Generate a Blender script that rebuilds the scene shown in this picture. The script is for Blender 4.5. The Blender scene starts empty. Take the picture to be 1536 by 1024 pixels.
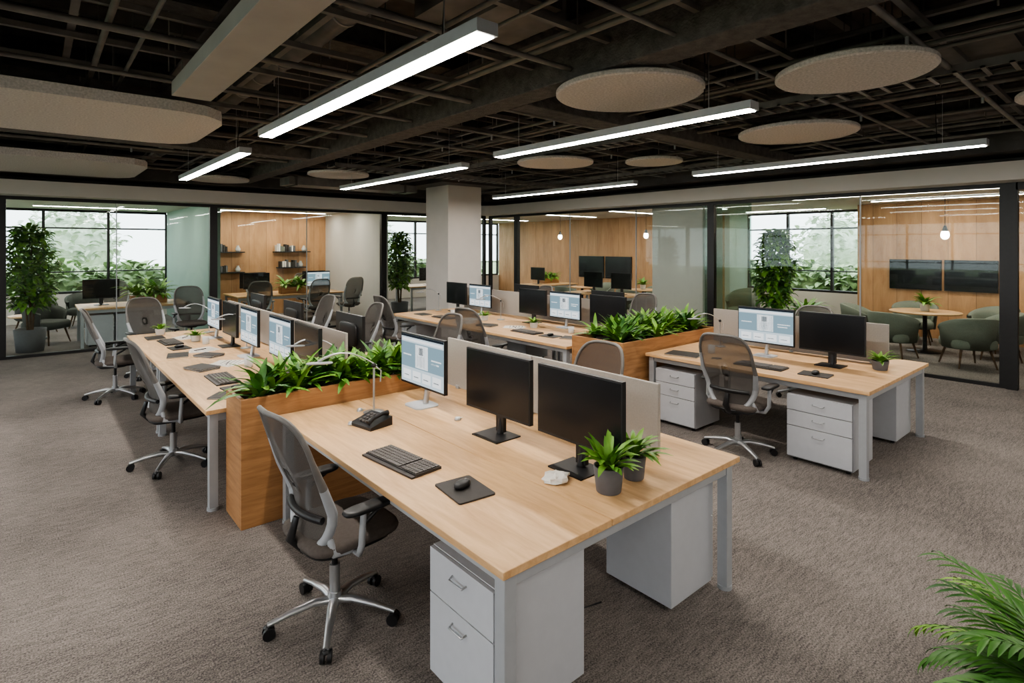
import bpy, math, random
from mathutils import Vector, Matrix
random.seed(7)
pi=math.pi
# ------------------------------------------------------------------ materials
def newmat(name):
    m=bpy.data.materials.new(name); m.use_nodes=True
    nt=m.node_tree; b=nt.nodes.get('Principled BSDF')
    return m,nt,b
def rgb(r,g,b):
    f=lambda c:(c/255/12.92) if c/255<=0.04045 else ((c/255+0.055)/1.055)**2.4
    return (f(r),f(g),f(b),1)
def simple(name,col,rough=.5,metal=0,noise=.0,nscale=20,bump=0,bscale=200,spec=None):
    m,nt,b=newmat(name)
    b.inputs['Roughness'].default_value=rough; b.inputs['Metallic'].default_value=metal
    if spec is not None: b.inputs['Specular IOR Level'].default_value=spec
    tc=nt.nodes.new('ShaderNodeTexCoord')
    n=nt.nodes.new('ShaderNodeTexNoise'); n.inputs['Scale'].default_value=nscale; n.inputs['Detail'].default_value=4
    nt.links.new(tc.outputs['Object'],n.inputs['Vector'])
    r=nt.nodes.new('ShaderNodeValToRGB')
    r.color_ramp.elements[0].position=.3; r.color_ramp.elements[1].position=.7
    r.color_ramp.elements[0].color=tuple(c*(1-noise) for c in col[:3])+(1,)
    r.color_ramp.elements[1].color=tuple(min(1,c*(1+noise)) for c in col[:3])+(1,)
    nt.links.new(n.outputs['Fac'],r.inputs['Fac']); nt.links.new(r.outputs['Color'],b.inputs['Base Color'])
    if bump:
        n2=nt.nodes.new('ShaderNodeTexNoise'); n2.inputs['Scale'].default_value=bscale
        nt.links.new(tc.outputs['Object'],n2.inputs['Vector'])
        bp=nt.nodes.new('ShaderNodeBump'); bp.inputs['Strength'].default_value=bump; bp.inputs['Distance'].default_value=.01
        nt.links.new(n2.outputs['Fac'],bp.inputs['Height']); nt.links.new(bp.outputs['Normal'],b.inputs['Normal'])
    return m
def wood(name,c1,c2,scale=(14,1.2,14),rough=.45,planks=0):
    m,nt,b=newmat(name); b.inputs['Roughness'].default_value=rough
    tc=nt.nodes.new('ShaderNodeTexCoord'); mp=nt.nodes.new('ShaderNodeMapping')
    mp.inputs['Scale'].default_value=scale
    nt.links.new(tc.outputs['Object'],mp.inputs['Vector'])
    n=nt.nodes.new('ShaderNodeTexNoise'); n.inputs['Scale'].default_value=2.2; n.inputs['Detail'].default_value=8; n.inputs['Roughness'].default_value=.65; n.inputs['Distortion'].default_value=.6
    nt.links.new(mp.outputs['Vector'],n.inputs['Vector'])
    r=nt.nodes.new('ShaderNodeValToRGB'); r.color_ramp.elements[0].position=.32; r.color_ramp.elements[1].position=.68
    r.color_ramp.elements[0].color=c1; r.color_ramp.elements[1].color=c2
    nt.links.new(n.outputs['Fac'],r.inputs['Fac'])
    out=r.outputs['Color']
    if planks:
        sp=nt.nodes.new('ShaderNodeSeparateXYZ'); nt.links.new(tc.outputs['Object'],sp.inputs[0])
        ad=nt.nodes.new('ShaderNodeMath'); ad.operation='ADD'; nt.links.new(sp.outputs[0],ad.inputs[0]); nt.links.new(sp.outputs[1],ad.inputs[1])
        mu=nt.nodes.new('ShaderNodeMath'); mu.operation='MULTIPLY'; mu.inputs[1].default_value=planks; nt.links.new(ad.outputs[0],mu.inputs[0])
        fl=nt.nodes.new('ShaderNodeMath'); fl.operation='FLOOR'; nt.links.new(mu.outputs[0],fl.inputs[0])
        fr=nt.nodes.new('ShaderNodeMath'); fr.operation='FRACT'; nt.links.new(mu.outputs[0],fr.inputs[0])
        gt=nt.nodes.new('ShaderNodeMath'); gt.operation='GREATER_THAN'; gt.inputs[1].default_value=.02; nt.links.new(fr.outputs[0],gt.inputs[0])
        wn=nt.nodes.new('ShaderNodeTexWhiteNoise'); wn.noise_dimensions='1D'; nt.links.new(fl.outputs[0],wn.inputs['W'])
        mr=nt.nodes.new('ShaderNodeMapRange'); mr.inputs[3].default_value=.84; mr.inputs[4].default_value=1.06; nt.links.new(wn.outputs['Value'],mr.inputs[0])
        m3=nt.nodes.new('ShaderNodeMath'); m3.operation='MULTIPLY'; nt.links.new(mr.outputs[0],m3.inputs[0])
        g2=nt.nodes.new('ShaderNodeMapRange'); g2.inputs[3].default_value=.5; g2.inputs[4].default_value=1; nt.links.new(gt.outputs[0],g2.inputs[0]); nt.links.new(g2.outputs[0],m3.inputs[1])
        vm=nt.nodes.new('ShaderNodeVectorMath'); vm.operation='SCALE'; nt.links.new(out,vm.inputs[0]); nt.links.new(m3.outputs[0],vm.inputs['Scale']); out=vm.outputs[0]
    nt.links.new(out,b.inputs['Base Color'])
    return m
def emis(name,col,s):
    m,nt,b=newmat(name); nt.nodes.remove(b)
    e=nt.nodes.new('ShaderNodeEmission'); e.inputs['Color'].default_value=col; e.inputs['Strength'].default_value=s
    nt.links.new(e.outputs[0],nt.nodes['Material Output'].inputs['Surface']); return m
def glass(name,tint,refl=.12,rough=.02,k=.12):
    m,nt,b=newmat(name); nt.nodes.remove(b)
    t=nt.nodes.new('ShaderNodeBsdfTransparent'); t.inputs['Color'].default_value=tint
    g=nt.nodes.new('ShaderNodeBsdfGlossy'); g.inputs['Roughness'].default_value=rough; g.inputs['Color'].default_value=(.9,.95,.93,1)
    lw=nt.nodes.new('ShaderNodeLayerWeight'); lw.inputs['Blend'].default_value=.15
    mm=nt.nodes.new('ShaderNodeMath'); mm.operation='MULTIPLY_ADD'; mm.inputs[1].default_value=k; mm.inputs[2].default_value=refl*.3
    nt.links.new(lw.outputs['Fresnel'],mm.inputs[0])
    mx=nt.nodes.new('ShaderNodeMixShader'); nt.links.new(mm.outputs[0],mx.inputs[0])
    nt.links.new(t.outputs[0],mx.inputs[1]); nt.links.new(g.outputs[0],mx.inputs[2])
    nt.links.new(mx.outputs[0],nt.nodes['Material Output'].inputs['Surface']); return m
def leafmat(name,c1,c2):
    m=simple(name,c1,.45,0,0,6)
    r=[n for n in m.node_tree.nodes if n.type=='VALTORGB'][0]
    r.color_ramp.elements[0].color=c1; r.color_ramp.elements[1].color=c2
    return m
def meshfab(name,col,trans):
    m,nt,b=newmat(name); b.inputs['Base Color'].default_value=col; b.inputs['Roughness'].default_value=.8
    t=nt.nodes.new('ShaderNodeBsdfTransparent')
    tc=nt.nodes.new('ShaderNodeTexCoord'); w=nt.nodes.new('ShaderNodeTexWave'); w.bands_direction='Z'; w.inputs['Scale'].default_value=55
    nt.links.new(tc.outputs['Object'],w.inputs['Vector'])
    mr=nt.nodes.new('ShaderNodeMapRange'); mr.inputs[3].default_value=trans*.6; mr.inputs[4].default_value=trans*1.4
    nt.links.new(w.outputs['Fac'],mr.inputs[0])
    mx=nt.nodes.new('ShaderNodeMixShader'); nt.links.new(mr.outputs[0],mx.inputs[0])
    nt.links.new(b.outputs[0],mx.inputs[1]); nt.links.new(t.outputs[0],mx.inputs[2])
    nt.links.new(mx.outputs[0],nt.nodes['Material Output'].inputs['Surface']); return m

M={}
M['oak']=wood('oak_light',rgb(194,152,108),rgb(224,186,140),(9,1.0,9))
M['oakx']=wood('oak_planter',rgb(148,104,66),rgb(184,138,94),(1.2,1.2,12))
M['oakwall']=wood('oak_wall_panel',rgb(176,132,94),rgb(206,162,120),(2.5,2.5,.5),.5,2.2)
M['silver']=simple('silver_paint',rgb(168,171,175),.4,.15,.03)
M['cab']=simple('cabinet_grey',rgb(186,188,193),.45,0,.02)
M['caby']=simple('cabinet_gap',rgb(70,70,72),.6)
M['chrome']=simple('polished_aluminium',rgb(190,192,195),.3,.8,.02)
M['blackp']=simple('black_plastic',rgb(28,28,30),.4,0,.1)
M['black']=simple('black_frame',rgb(30,30,31),.45,0,.1)
M['scr']=simple('screen_black',rgb(22,23,26),.22,0,.0)
M['seat']=simple('seat_fabric',rgb(90,82,77),.9,0,.12,60,.3,400)
M['mesh']=meshfab('chair_mesh_fabric',rgb(78,74,71),.18)
M['pan']=simple('divider_fabric',rgb(172,167,161),.9,0,.05,90,.2,500)
M['white']=simple('paint_warm_white',rgb(208,203,197),.7,0,.02,3)
M['col']=simple('column_paint',rgb(208,202,196),.7,0,.03,3)
M['dark']=simple('ceiling_black',rgb(66,63,61),.6,0,.35,3,.3,30)
M['fire']=simple('fireproofed_beam',rgb(88,85,83),.9,0,.3,14,.9,60)
M['slab']=simple('ceiling_slab_dark',rgb(86,80,76),.85,0,.5,2.5,.6,12)
M['steel']=simple('dark_steel',rgb(110,107,104),.45,.2,.25,6)
M['duct']=simple('duct_grey',rgb(162,159,156),.6,.1,.06,4)
M['felt']=simple('acoustic_felt',rgb(198,193,189),.95,0,.2,60,.6,200)
M['light']=emis('led_diffuser',(1,.94,.86,1),68)
M['light2']=emis('led_diffuser_room',(1,.92,.82,1),50)
M['glow']=emis('lamp_glow',(1,.9,.75,1),16)
M['glass']=glass('partition_glass',(.93,.96,.945,1),.05)
M['frost']=glass('green_tinted_glass',(.62,.74,.69,1),.25,.15)
M['wglass']=glass('window_glass',(.97,.98,.98,1),.03,.02,.12)
M['green']=simple('sage_green_wall',rgb(132,158,146),.6,0,.04,2)
M['leaf']=leafmat('leaf_green',rgb(68,122,40),rgb(146,190,78))
M['leafd']=leafmat('leaf_dark_green',rgb(38,82,32),rgb(86,134,56))
M['soil']=simple('soil',rgb(45,34,26),.95,0,.3,40)
M['trunk']=simple('bark',rgb(90,70,52),.9,0,.2,30)
M['pot']=simple('pot_grey',rgb(98,98,101),.7,0,.05,30)
M['potw']=simple('pot_white',rgb(205,203,200),.6)
M['chairg']=simple('upholstery_green_grey',rgb(122,128,116),.9,0,.08,60)
M['chaird']=simple('upholstery_dark',rgb(80,84,80),.9,0,.08,60)
M['paper']=simple('paper',rgb(222,218,211),.8)
M['nb']=simple('notebook_dark',rgb(52,48,46),.6,0,.1)
M['key']=simple('key_plastic',rgb(92,87,84),.55)
M['kb']=simple('keyboard_body',rgb(50,47,46),.5)
M['page']=emis('screen_page',rgb(205,220,228),1.1)
M['page2']=emis('screen_banner',rgb(150,178,192),.9)
M['page3']=emis('screen_dark_text',rgb(50,58,66),.8)
M['page4']=emis('screen_white',rgb(240,244,246),1.2)
M['hedge']=leafmat('hedge_foliage',rgb(110,138,92),rgb(176,196,150))
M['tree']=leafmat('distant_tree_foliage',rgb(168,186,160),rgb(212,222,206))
M['grass']=simple('outdoor_lawn',rgb(150,165,125),.95,0,.2,3)
# carpet
m,nt,b=newmat('carpet'); b.inputs['Roughness'].default_value=1; b.inputs['Specular IOR Level'].default_value=.1
tc=nt.nodes.new('ShaderNodeTexCoord')
def noise(scale,sc,detail=3):
    mp=nt.nodes.new('ShaderNodeMapping'); mp.inputs['Scale'].default_value=sc; nt.links.new(tc.outputs['Object'],mp.inputs['Vector'])
    n=nt.nodes.new('ShaderNodeTexNoise'); n.inputs['Scale'].default_value=scale; n.inputs['Detail'].default_value=detail
    nt.links.new(mp.outputs['Vector'],n.inputs['Vector']); return n
n1=noise(120,(1,1,1)); n2=noise(14,(1,6,1)); n3=noise(.9,(1,1,1))
def mixf(a,b_,f):
    mx=nt.nodes.new('ShaderNodeMix'); mx.data_type='FLOAT'; mx.inputs[0].default_value=f
    nt.links.new(a,mx.inputs[2]); nt.links.new(b_,mx.inputs[3]); return mx.outputs[0]
f=mixf(mixf(n1.outputs['Fac'],n2.outputs['Fac'],.3),n3.outputs['Fac'],.2)
r=nt.nodes.new('ShaderNodeValToRGB'); r.color_ramp.elements[0].position=.38; r.color_ramp.elements[1].position=.62
r.color_ramp.elements[0].color=rgb(84,80,78); r.color_ramp.elements[1].color=rgb(154,146,140)
nt.links.new(f,r.inputs['Fac']); nt.links.new(r.outputs['Color'],b.inputs['Base Color'])
bp=nt.nodes.new('ShaderNodeBump'); bp.inputs['Strength'].default_value=.4; bp.inputs['Distance'].default_value=.01
nt.links.new(n1.outputs['Fac'],bp.inputs['Height']); nt.links.new(bp.outputs['Normal'],b.inputs['Normal'])
M['carpet']=m

# ------------------------------------------------------------------ mesh builder
class MB:
    def __init__(s): s.v=[]; s.f=[]; s.m=[]; s.s=[]; s.names=[]; s.T=Matrix.Identity(4)
    def mi(s,n):
        if n not in s.names: s.names.append(n)
        return s.names.index(n)
    def add(s,vs,fs,mat,smooth=False):
        o=len(s.v); s.v+=[tuple(s.T@Vector(p)) for p in vs]; k=s.mi(mat)
        for f in fs: s.f.append(tuple(i+o for i in f)); s.m.append(k); s.s.append(smooth)
    def box(s,x0,x1,y0,y1,z0,z1,mat):
        s.add([(x0,y0,z0),(x1,y0,z0),(x1,y1,z0),(x0,y1,z0),(x0,y0,z1),(x1,y0,z1),(x1,y1,z1),(x0,y1,z1)],
              [(0,3,2,1),(4,5,6,7),(0,1,5,4),(1,2,6,5),(2,3,7,6),(3,0,4,7)],mat)
    def tube(s,pts,rad,mat,n=8,flat=1.0,caps=True,smooth=True):
        pts=[Vector(p) for p in pts]; N=len(pts)
        if not isinstance(rad,(list,tuple)): rad=[rad]*N
        vs=[]; prev=None
        for i,p in enumerate(pts):
            d=(pts[min(i+1,N-1)]-pts[max(i-1,0)]).normalized()
            if prev is None:
                up=Vector((0,0,1)) if abs(d.z)<.9 else Vector((1,0,0)); a=d.cross(up).normalized()
            else:
                a=prev-d*prev.dot(d)
                a=a.normalized()
            prev=a; c=d.cross(a)
            for k in range(n):
                t=2*pi*k/n+pi/n; vs.append(tuple(p+a*math.cos(t)*rad[i]+c*math.sin(t)*rad[i]*flat))
        fs=[(i*n+k,i*n+(k+1)%n,(i+1)*n+(k+1)%n,(i+1)*n+k) for i in range(N-1) for k in range(n)]
        s.add(vs,fs,mat,smooth)
        if caps:
            s.add(vs[:n],[tuple(range(n))[::-1]],mat); s.add(vs[-n:],[tuple(range(n))],mat)
    def loop(s,pts,rad,mats,n=8):
        pts=[Vector(p) for p in pts]; N=len(pts); vs=[]
        cen=sum(pts,Vector())/N
        for i,p in enumerate(pts):
            d=(pts[(i+1)%N]-pts[i-1]).normalized(); a=(p-cen); a=(a-d*a.dot(d)).normalized(); c=d.cross(a)
            r_=rad[i]
            for k in range(n):
                t=2*pi*k/n; vs.append(tuple(p+a*math.cos(t)*r_+c*math.sin(t)*r_))
        for i in range(N):
            j=(i+1)%N
            q=vs[i*n:i*n+n]+vs[j*n:j*n+n]
            s.add(q,[(k,(k+1)%n,n+(k+1)%n,n+k) for k in range(n)],mats[i],True)
    def cyl(s,p0,p1,r0,mat,r1=None,n=16): s.tube([p0,p1],[r0,r0 if r1 is None else r1],mat,n)
    def lathe(s,prof,c,mat,n=20,smooth=True):
        vs=[(c[0]+r_*math.cos(2*pi*k/n),c[1]+r_*math.sin(2*pi*k/n),c[2]+z) for r_,z in prof for k in range(n)]
        fs=[(i*n+k,i*n+(k+1)%n,(i+1)*n+(k+1)%n,(i+1)*n+k) for i in range(len(prof)-1) for k in range(n)]
        s.add(vs,fs,mat,smooth)
    def prism(s,poly,z0,z1,mat):
        n=len(poly); vs=[(x,y,z0) for x,y in poly]+[(x,y,z1) for x,y in poly]
        s.add(vs,[tuple(range(n))[::-1],tuple(range(n,2*n))]+[(k,(k+1)%n,n+(k+1)%n,n+k) for k in range(n)],mat)
    def sell(s,c,h,mat,e1=.4,e2=.4,nu=24,nv=10):
        sg=lambda x,e:math.copysign(abs(x)**e,x); vs=[]
        for j in range(nv+1):
            ph=-pi/2+pi*j/nv
            for i in range(nu):
                th=2*pi*i/nu
                vs.append((c[0]+h[0]*sg(math.cos(ph),e1)*sg(math.cos(th),e2),c[1]+h[1]*sg(math.cos(ph),e1)*sg(math.sin(th),e2),c[2]+h[2]*sg(math.sin(ph),e1)))
        s.add(vs,[(j*nu+i,j*nu+(i+1)%nu,(j+1)*nu+(i+1)%nu,(j+1)*nu+i) for j in range(nv) for i in range(nu)],mat,True)
    def leaf(s,b,az,el,L,w,droop,mat,n=5):
        p=Vector(b); e=el; vs=[]; st=L/n
        for i in range(n+1):
            t=i/n; ww=w*max(.06,math.sin(pi*min(1,t*.9+.08))**.8)
            d=Vector((math.cos(az)*math.cos(e),math.sin(az)*math.cos(e),math.sin(e)))
            sd=Vector((-math.sin(az),math.cos(az),0)); up=sd.cross(d)*-1
            vs+= [tuple(p-sd*ww+up*ww*.3),tuple(p),tuple(p+sd*ww+up*ww*.3)]
            p=p+d*st; e-=droop/n
        fs=[]
        for i in range(n):
            a=i*3; fs+=[(a,a+1,a+4,a+3),(a+1,a+2,a+5,a+4)]
        s.add(vs,fs,mat,True)
    def rosette(s,x,y,z,n,L,w,mat='leaf',lo=.3,hi=1.35,droop=1.3):
        for k in range(n):
            s.leaf((x,y,z),random.uniform(0,2*pi),random.uniform(lo,hi),L*random.uniform(.7,1.15),w*random.uniform(.8,1.2),random.uniform(.6,1.2)*droop,mat)
    def build(s,name,loc=(0,0,0),rot=0,bevel=0):
        me=bpy.data.meshes.new(name); me.from_pydata(s.v,[],s.f)
        for n in s.names: me.materials.append(M[n])
        me.polygons.foreach_set('material_index',s.m); me.polygons.foreach_set('use_smooth',s.s); me.update()
        return place(name,me,loc,rot,bevel)
def place(name,me,loc=(0,0,0),rot=0,bevel=0,scale=1):
    o=bpy.data.objects.new(name,me); bpy.context.collection.objects.link(o)
    o.location=loc; o.rotation_euler=(0,0,rot); o.scale=(scale,)*3
    if bevel:
        b=o.modifiers.new('bevel','BEVEL'); b.width=bevel; b.segments=2; b.limit_method='ANGLE'
    return o
def sbox(name,x0,x1,y0,y1,z0,z1,mat,bevel=0):
    mb=MB(); cx,cy=(x0+x1)/2,(y0+y1)/2
    mb.box(x0-cx,x1-cx,y0-cy,y1-cy,0,z1-z0,mat); return mb.build(name,(cx,cy,z0),0,bevel)

# ------------------------------------------------------------------ room shell
sbox('floor',-7.2,16.4,-5.2,19,-.1,0,'carpet')
sbox('ceiling',-7.2,10.2,-5.2,13.0,3.95,4.05,'slab')
mb=MB(); mb.box(-7,16.3,13.05,18.7,2.88,2.98,'white'); mb.box(10.25,16.3,-3,13.05,2.88,2.98,'white'); mb.build('ceiling_rooms')
sbox('wall_upper_north',-7,10.3,12.95,13.05,2.98,3.95,'dark')
sbox('wall_upper_east',10.15,10.25,-5,12.95,2.98,3.95,'dark')
sbox('added_wall_upper_west',-7.15,-7.0,-5,13.0,2.88,3.95,'dark')  # unseen strip above the west window, added to hold back sky fill
sbox('added_wall_south',-7.15,10.2,-5.15,-5.0,0,3.95,'white')  # unseen wall behind the camera, added to cut ambient light for contrast
def curved_soffit():
    mb=MB()
    mb.box(-7,9.05,12.35,12.95,2.80,3.04,'white'); mb.box(9.6,10.15,.4,11.8,2.80,3.04,'white')
    pts=[(9.6-.55+.55*math.cos(a),12.35-.55+.55*math.sin(a)) for a in [i*pi/16 for i in range(9)]]
    mb.prism([(10.15,11.8)]+[(10.15,12.95),(9.05,12.95)]+pts[::-1],2.80,3.04,'white')
    mb.prism([(10.15,.4)]+[(9.9+.3*math.cos(a)-.0,.4+.3*math.sin(a)) for a in [pi+i*pi/16 for i in range(0,9)]][::-1]+[(9.6,.4)],2.80,3.04,'white')
    mb.build('trim_soffit',(0,0,0))
curved_soffit()
def partition_y(name,x0,x1,seams=(),y=12.9,mat='glass',fr=.035):
    mb=MB(); cx=(x0+x1)/2
    mb.box(x0-cx,x1-cx,-.03,.03,0,.05,'black'); mb.box(x0-cx,x1-cx,-.04,.04,2.74,2.80,'black')
    mb.box(x0-cx,x0-cx+fr*2,-.05,.05,.05,2.74,'black'); mb.box(x1-cx-fr*2,x1-cx,-.05,.05,.05,2.74,'black')
    mb.box(x0-cx+fr*2,x1-cx-fr*2,-.006,.006,.05,2.74,mat)
    for q in seams: mb.box(q-cx-.008,q-cx+.008,-.012,.012,.05,2.74,'silver')
    mb.build(name,(cx,y,0))
def partition_x(name,y0,y1,seams=(),x=10.1,mat='glass',fr=.035):
    mb=MB(); cy=(y0+y1)/2
    mb.box(-.03,.03,y0-cy,y1-cy,0,.05,'black'); mb.box(-.04,.04,y0-cy,y1-cy,2.74,2.80,'black')
    mb.box(-.05,.05,y0-cy,y0-cy+fr*2,.05,2.74,'black'); mb.box(-.05,.05,y1-cy-fr*2,y1-cy,.05,2.74,'black')
    mb.box(-.006,.006,y0-cy+fr*2,y1-cy-fr*2,.05,2.74,mat)
    for q in seams: mb.box(-.012,.012,q-cy-.008,q-cy+.008,.05,2.74,'silver')
    mb.build(name,(x,cy,0))
partition_y('glass_partition',-6.5,-.42,(-2.4,-4.4))
partition_y('glass_partition',-.42,2.85,(1.2,))
partition_y('glass_partition',2.85,6.74,(4.8,))
partition_y('glass_partition',6.74,10.0,(8.4,))
partition_x('glass_partition',11.6,12.8)
partition_x('glass_partition',5.79,11.6,(7.6,9.6))
partition_x('glass_partition',1.42,5.79,(3.2,))
mb=MB(); mb.box(-.06,.06,-.12,0,0,2.8,'black'); mb.box(-.06,.06,-1.1,-.98,0,2.8,'black'); mb.box(-.06,.06,-1,-.1,2.7,2.8,'black')
mb.box(-.02,.02,-.98,-.12,.02,2.7,'glass'); mb.tube([(-.08,-.9,.9),(-.08,-.9,1.4)],.012,'silver'); mb.build('door_1',(10.1,1.42,0))
sbox('wall_east',10.05,10.2,-5,.32,0,2.98,'white')
sbox('column',6.66,7.54,9.86,10.74,0,3.95,'col',.01)
sbox('wall_green',2.88,3.0,12.95,18.4,0,2.88,'green')
sbox('wall_room_oak',3.0,6.9,16.6,16.75,0,2.88,'oakwall')
sbox('wall_room_side',6.75,6.9,12.95,16.6,0,2.88,'white')
sbox('wall_back_oak',15.0,15.15,8.2,18.4,0,2.88,'oakwall')
sbox('wall_return',15.0,16.2,8.05,8.2,0,2.88,'white')
sbox('wall_meeting_oak',14.4,14.55,-1.5,4.5,0,2.88,'oakwall')
sbox('wall_meeting_return',14.4,16.2,4.5,4.62,0,2.88,'oakwall')
sbox('wall_divider',10.2,12.0,5.93,6.0,0,2.88,'frost')
sbox('column',10.55,11.35,6.25,7.5,0,2.88,'white',.01)
sbox('wall_meeting_south',10.2,14.4,-1.6,-1.5,0,2.88,'white')
def window_y(name,x0,x1,y,n):
    mb=MB(); cx=(x0+x1)/2; a,b_=x0-cx,x1-cx
    mb.box(a,b_,-.1,.1,0,.70,'white'); mb.box(a,b_,-.06,.06,.70,.76,'black'); mb.box(a,b_,-.06,.06,2.82,2.88,'black'); mb.box(a,b_,-.03,.03,2.38,2.42,'black')
    mb.box(a,b_,-.03,.03,1.25,1.28,'black')
    for i in range(n+1):
        q=a+(b_-a)*i/n; mb.box(q-.03,q+.03,-.05,.05,.76,2.82,'black')
    mb.box(a,b_,-.004,.004,.76,2.82,'wglass'); mb.build(name,(cx,y,0))
window_y('window_1',-6.5,2.88,18.5,7)
window_y('window_2',3.0,15.0,18.5,9)
def window_x(name,y0,y1,x,n):
    mb=MB(); cy=(y0+y1)/2; a,b_=y0-cy,y1-cy
    mb.box(-.1,.1,a,b_,0,.70,'white'); mb.box(-.06,.06,a,b_,.70,.76,'black'); mb.box(-.06,.06,a,b_,2.82,2.88,'black'); mb.box(-.03,.03,a,b_,2.38,2.42,'black')
    mb.box(-.03,.03,a,b_,1.25,1.28,'black')
    for i in range(n+1):
        q=a+(b_-a)*i/n; mb.box(-.05,.05,q-.03,q+.03,.76,2.82,'black')
    mb.box(-.004,.004,a,b_,.76,2.82,'wglass'); mb.build(name,(x,cy,0))
window_x('window_3',4.62,8.05,16.1,3)
window_x('added_window_west',-5.0,12.9,-7.08,12)  # last one: unseen west window, added for soft light on the left floor

# ------------------------------------------------------------------ outside
mb=MB(); mb.box(-30,60,19,60,-.3,-.12,'grass'); mb.box(16.5,60,-20,19,-.3,-.12,'grass'); mb.box(-40,-7.3,-20,19,-.3,-.12,'grass'); mb.build('lawn_ground')
def bush(name,x,y,rx,rz,seed,mat='hedge'):
    rnd=random.Random(seed); mb=MB()
    for k in range(420):
        u=rnd.uniform(0,2*pi); v=rnd.uniform(-.6,1); rr=rnd.uniform(.75,1.05)
        c=math.sqrt(max(0,1-v*v))
        p=(rx*rr*c*math.cos(u),rx*rr*c*math.sin(u),rz*(.62+rr*v*.5))
        mb.leaf(p,rnd.uniform(0,2*pi),rnd.uniform(-.3,1.2),rnd.uniform(.25,.45),rnd.uniform(.07,.13),1,mat,3)
    mb.sell((0,0,rz*.55),(rx*.8,rx*.8,rz*.45),mat,1,1,14,8)
    mb.tube([(0,0,-.12),(0,0,rz*.4)],.08,'trunk')
    mb.build(name,(x,y,0))
i=0
for x in [-4,-1.8,.6,2.6,5,7.5,10,12.5,15]:
    bush('hedge_bush',x+random.uniform(-.4,.4),21.2+random.uniform(-.4,.6),1.15,1.2,i); i+=1
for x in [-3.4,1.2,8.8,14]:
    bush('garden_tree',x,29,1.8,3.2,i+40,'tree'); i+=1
for y in [3.6,5.6,7.6,9.5]:
    bush('hedge_bush',18.8+random.uniform(-.3,.5),y,1.1,1.2,i); i+=1
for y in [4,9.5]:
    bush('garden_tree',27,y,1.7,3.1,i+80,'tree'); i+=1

# ------------------------------------------------------------------ ceiling services
def ibeam(mb,axis,a0,a1,c,z,h=.3,w=.16,mat='dark'):
    def B(c0,c1,z0,z1):
        if axis=='x': mb.box(a0,a1,c0,c1,z0,z1,mat)
        else: mb.box(c0,c1,a0,a1,z0,z1,mat)
    B(c-w/2,c+w/2,z,z+.025); B(c-.015,c+.015,z+.025,z+h-.025); B(c-w/2,c+w/2,z+h-.025,z+h)
for y in [-2.6,-.2,2.2,4.6,7.0,9.4,11.6]:
    mb=MB(); ibeam(mb,'x',-7.6,8.4,0,0,.30,.22,'fire'); mb.build('roof_beam',(.7,y,3.65))
for x in [-5.6,-3.4,-.9,5.0,7.9,9.0]:
    mb=MB(); ibeam(mb,'y',-8,8,0,0,.22,.2,'fire'); mb.build('roof_beam',(x,4,3.425))
for k in range(33):
    if k%5==4: continue
    y=-4.2+k*.5; sbox('roof_joist',-6.9,9.2,y,y+.07,3.86,3.95,'steel')
sbox('downstand_beam',3.06,3.32,-4.5,12.0,3.195,3.64,'fire',.01)
sbox('downstand_beam',3.33,9.2,3.68,3.92,3.195,3.34,'fire',.01)
sbox('downstand_beam',-6.0,3.05,8.05,8.28,3.195,3.34,'fire',.01)
rnd=random.Random(11)
for k in range(22):
    x=-5.3+k*.68+rnd.uniform(-.12,.12)
    if 2.95<x<3.4: continue
    sbox('strut_channel',x,x+.045,-4.3,9.4 if 6.5<x<7.7 else 12.0,3.395,3.42,'steel')
for k in range(21):
    y=-3.5+k*.75+rnd.uniform(-.1,.1)
    sbox('strut_channel',-6.5,3.04,y,y+.04,3.352,3.39,'steel')
    sbox('strut_channel',3.34,6.2 if 9.7<y<10.9 else 9.2,y,y+.04,3.352,3.39,'steel')
mb=MB()
for a in range(24):
    for b_ in range(26):
        if rnd.random()<.4:
            x=-6+a*.64+rnd.uniform(-.2,.2); y=-3.6+b_*.6+rnd.uniform(-.2,.2)
            mb.tube([(x,y,3.40),(x,y,3.95)],.007,'duct',4)
mb.build('hanger_rods')
def tray(axis,a0,a1,c,z,w=.3):
    mb=MB()
    def B(p0,p1,q0,q1,z0,z1):
        if axis=='y': mb.box(q0,q1,p0,p1,z0,z1,'steel')
        else: mb.box(p0,p1,q0,q1,z0,z1,'steel')
    B(a0,a1,c-w/2,c-w/2+.015,z,z+.06); B(a0,a1,c+w/2-.015,c+w/2,z,z+.06)
    n=int((a1-a0)/.16)
    for k in range(n): B(a0+k*.16,a0+k*.16+.03,c-w/2,c+w/2,z,z+.015)
    n2=int((a1-a0)/1.5)
    for k in range(n2+1):
        p=a0+.2+k*1.5
        for q in (c-w/2,c+w/2):
            P=(q,p) if axis=='y' else (p,q)
            mb.tube([(P[0],P[1],z),(P[0],P[1],3.95)],.006,'steel',5)
    for k in range(3):
        off=-.08+.07*k
        pts=[]
        for j in range(int((a1-a0)/.5)+1):
            p=a0+j*.5; q=c+off+random.uniform(-.015,.015); pts.append((q,p,z+.03) if axis=='y' else (p,q,z+.03))
        mb.tube(pts,.012,'blackp',6)
    mb.build('cable_tray')
tray('y',4.0,12.0,5.6,3.22); tray('y',4.0,12.0,8.35,3.22); tray('y',-3,3.6,5.3,3.22); tray('y',-3,8.0,-.35,3.22)
tray('x',3.4,9.2,8.15,3.12); tray('x',1.5,9.2,.3,3.10,.22)
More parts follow.
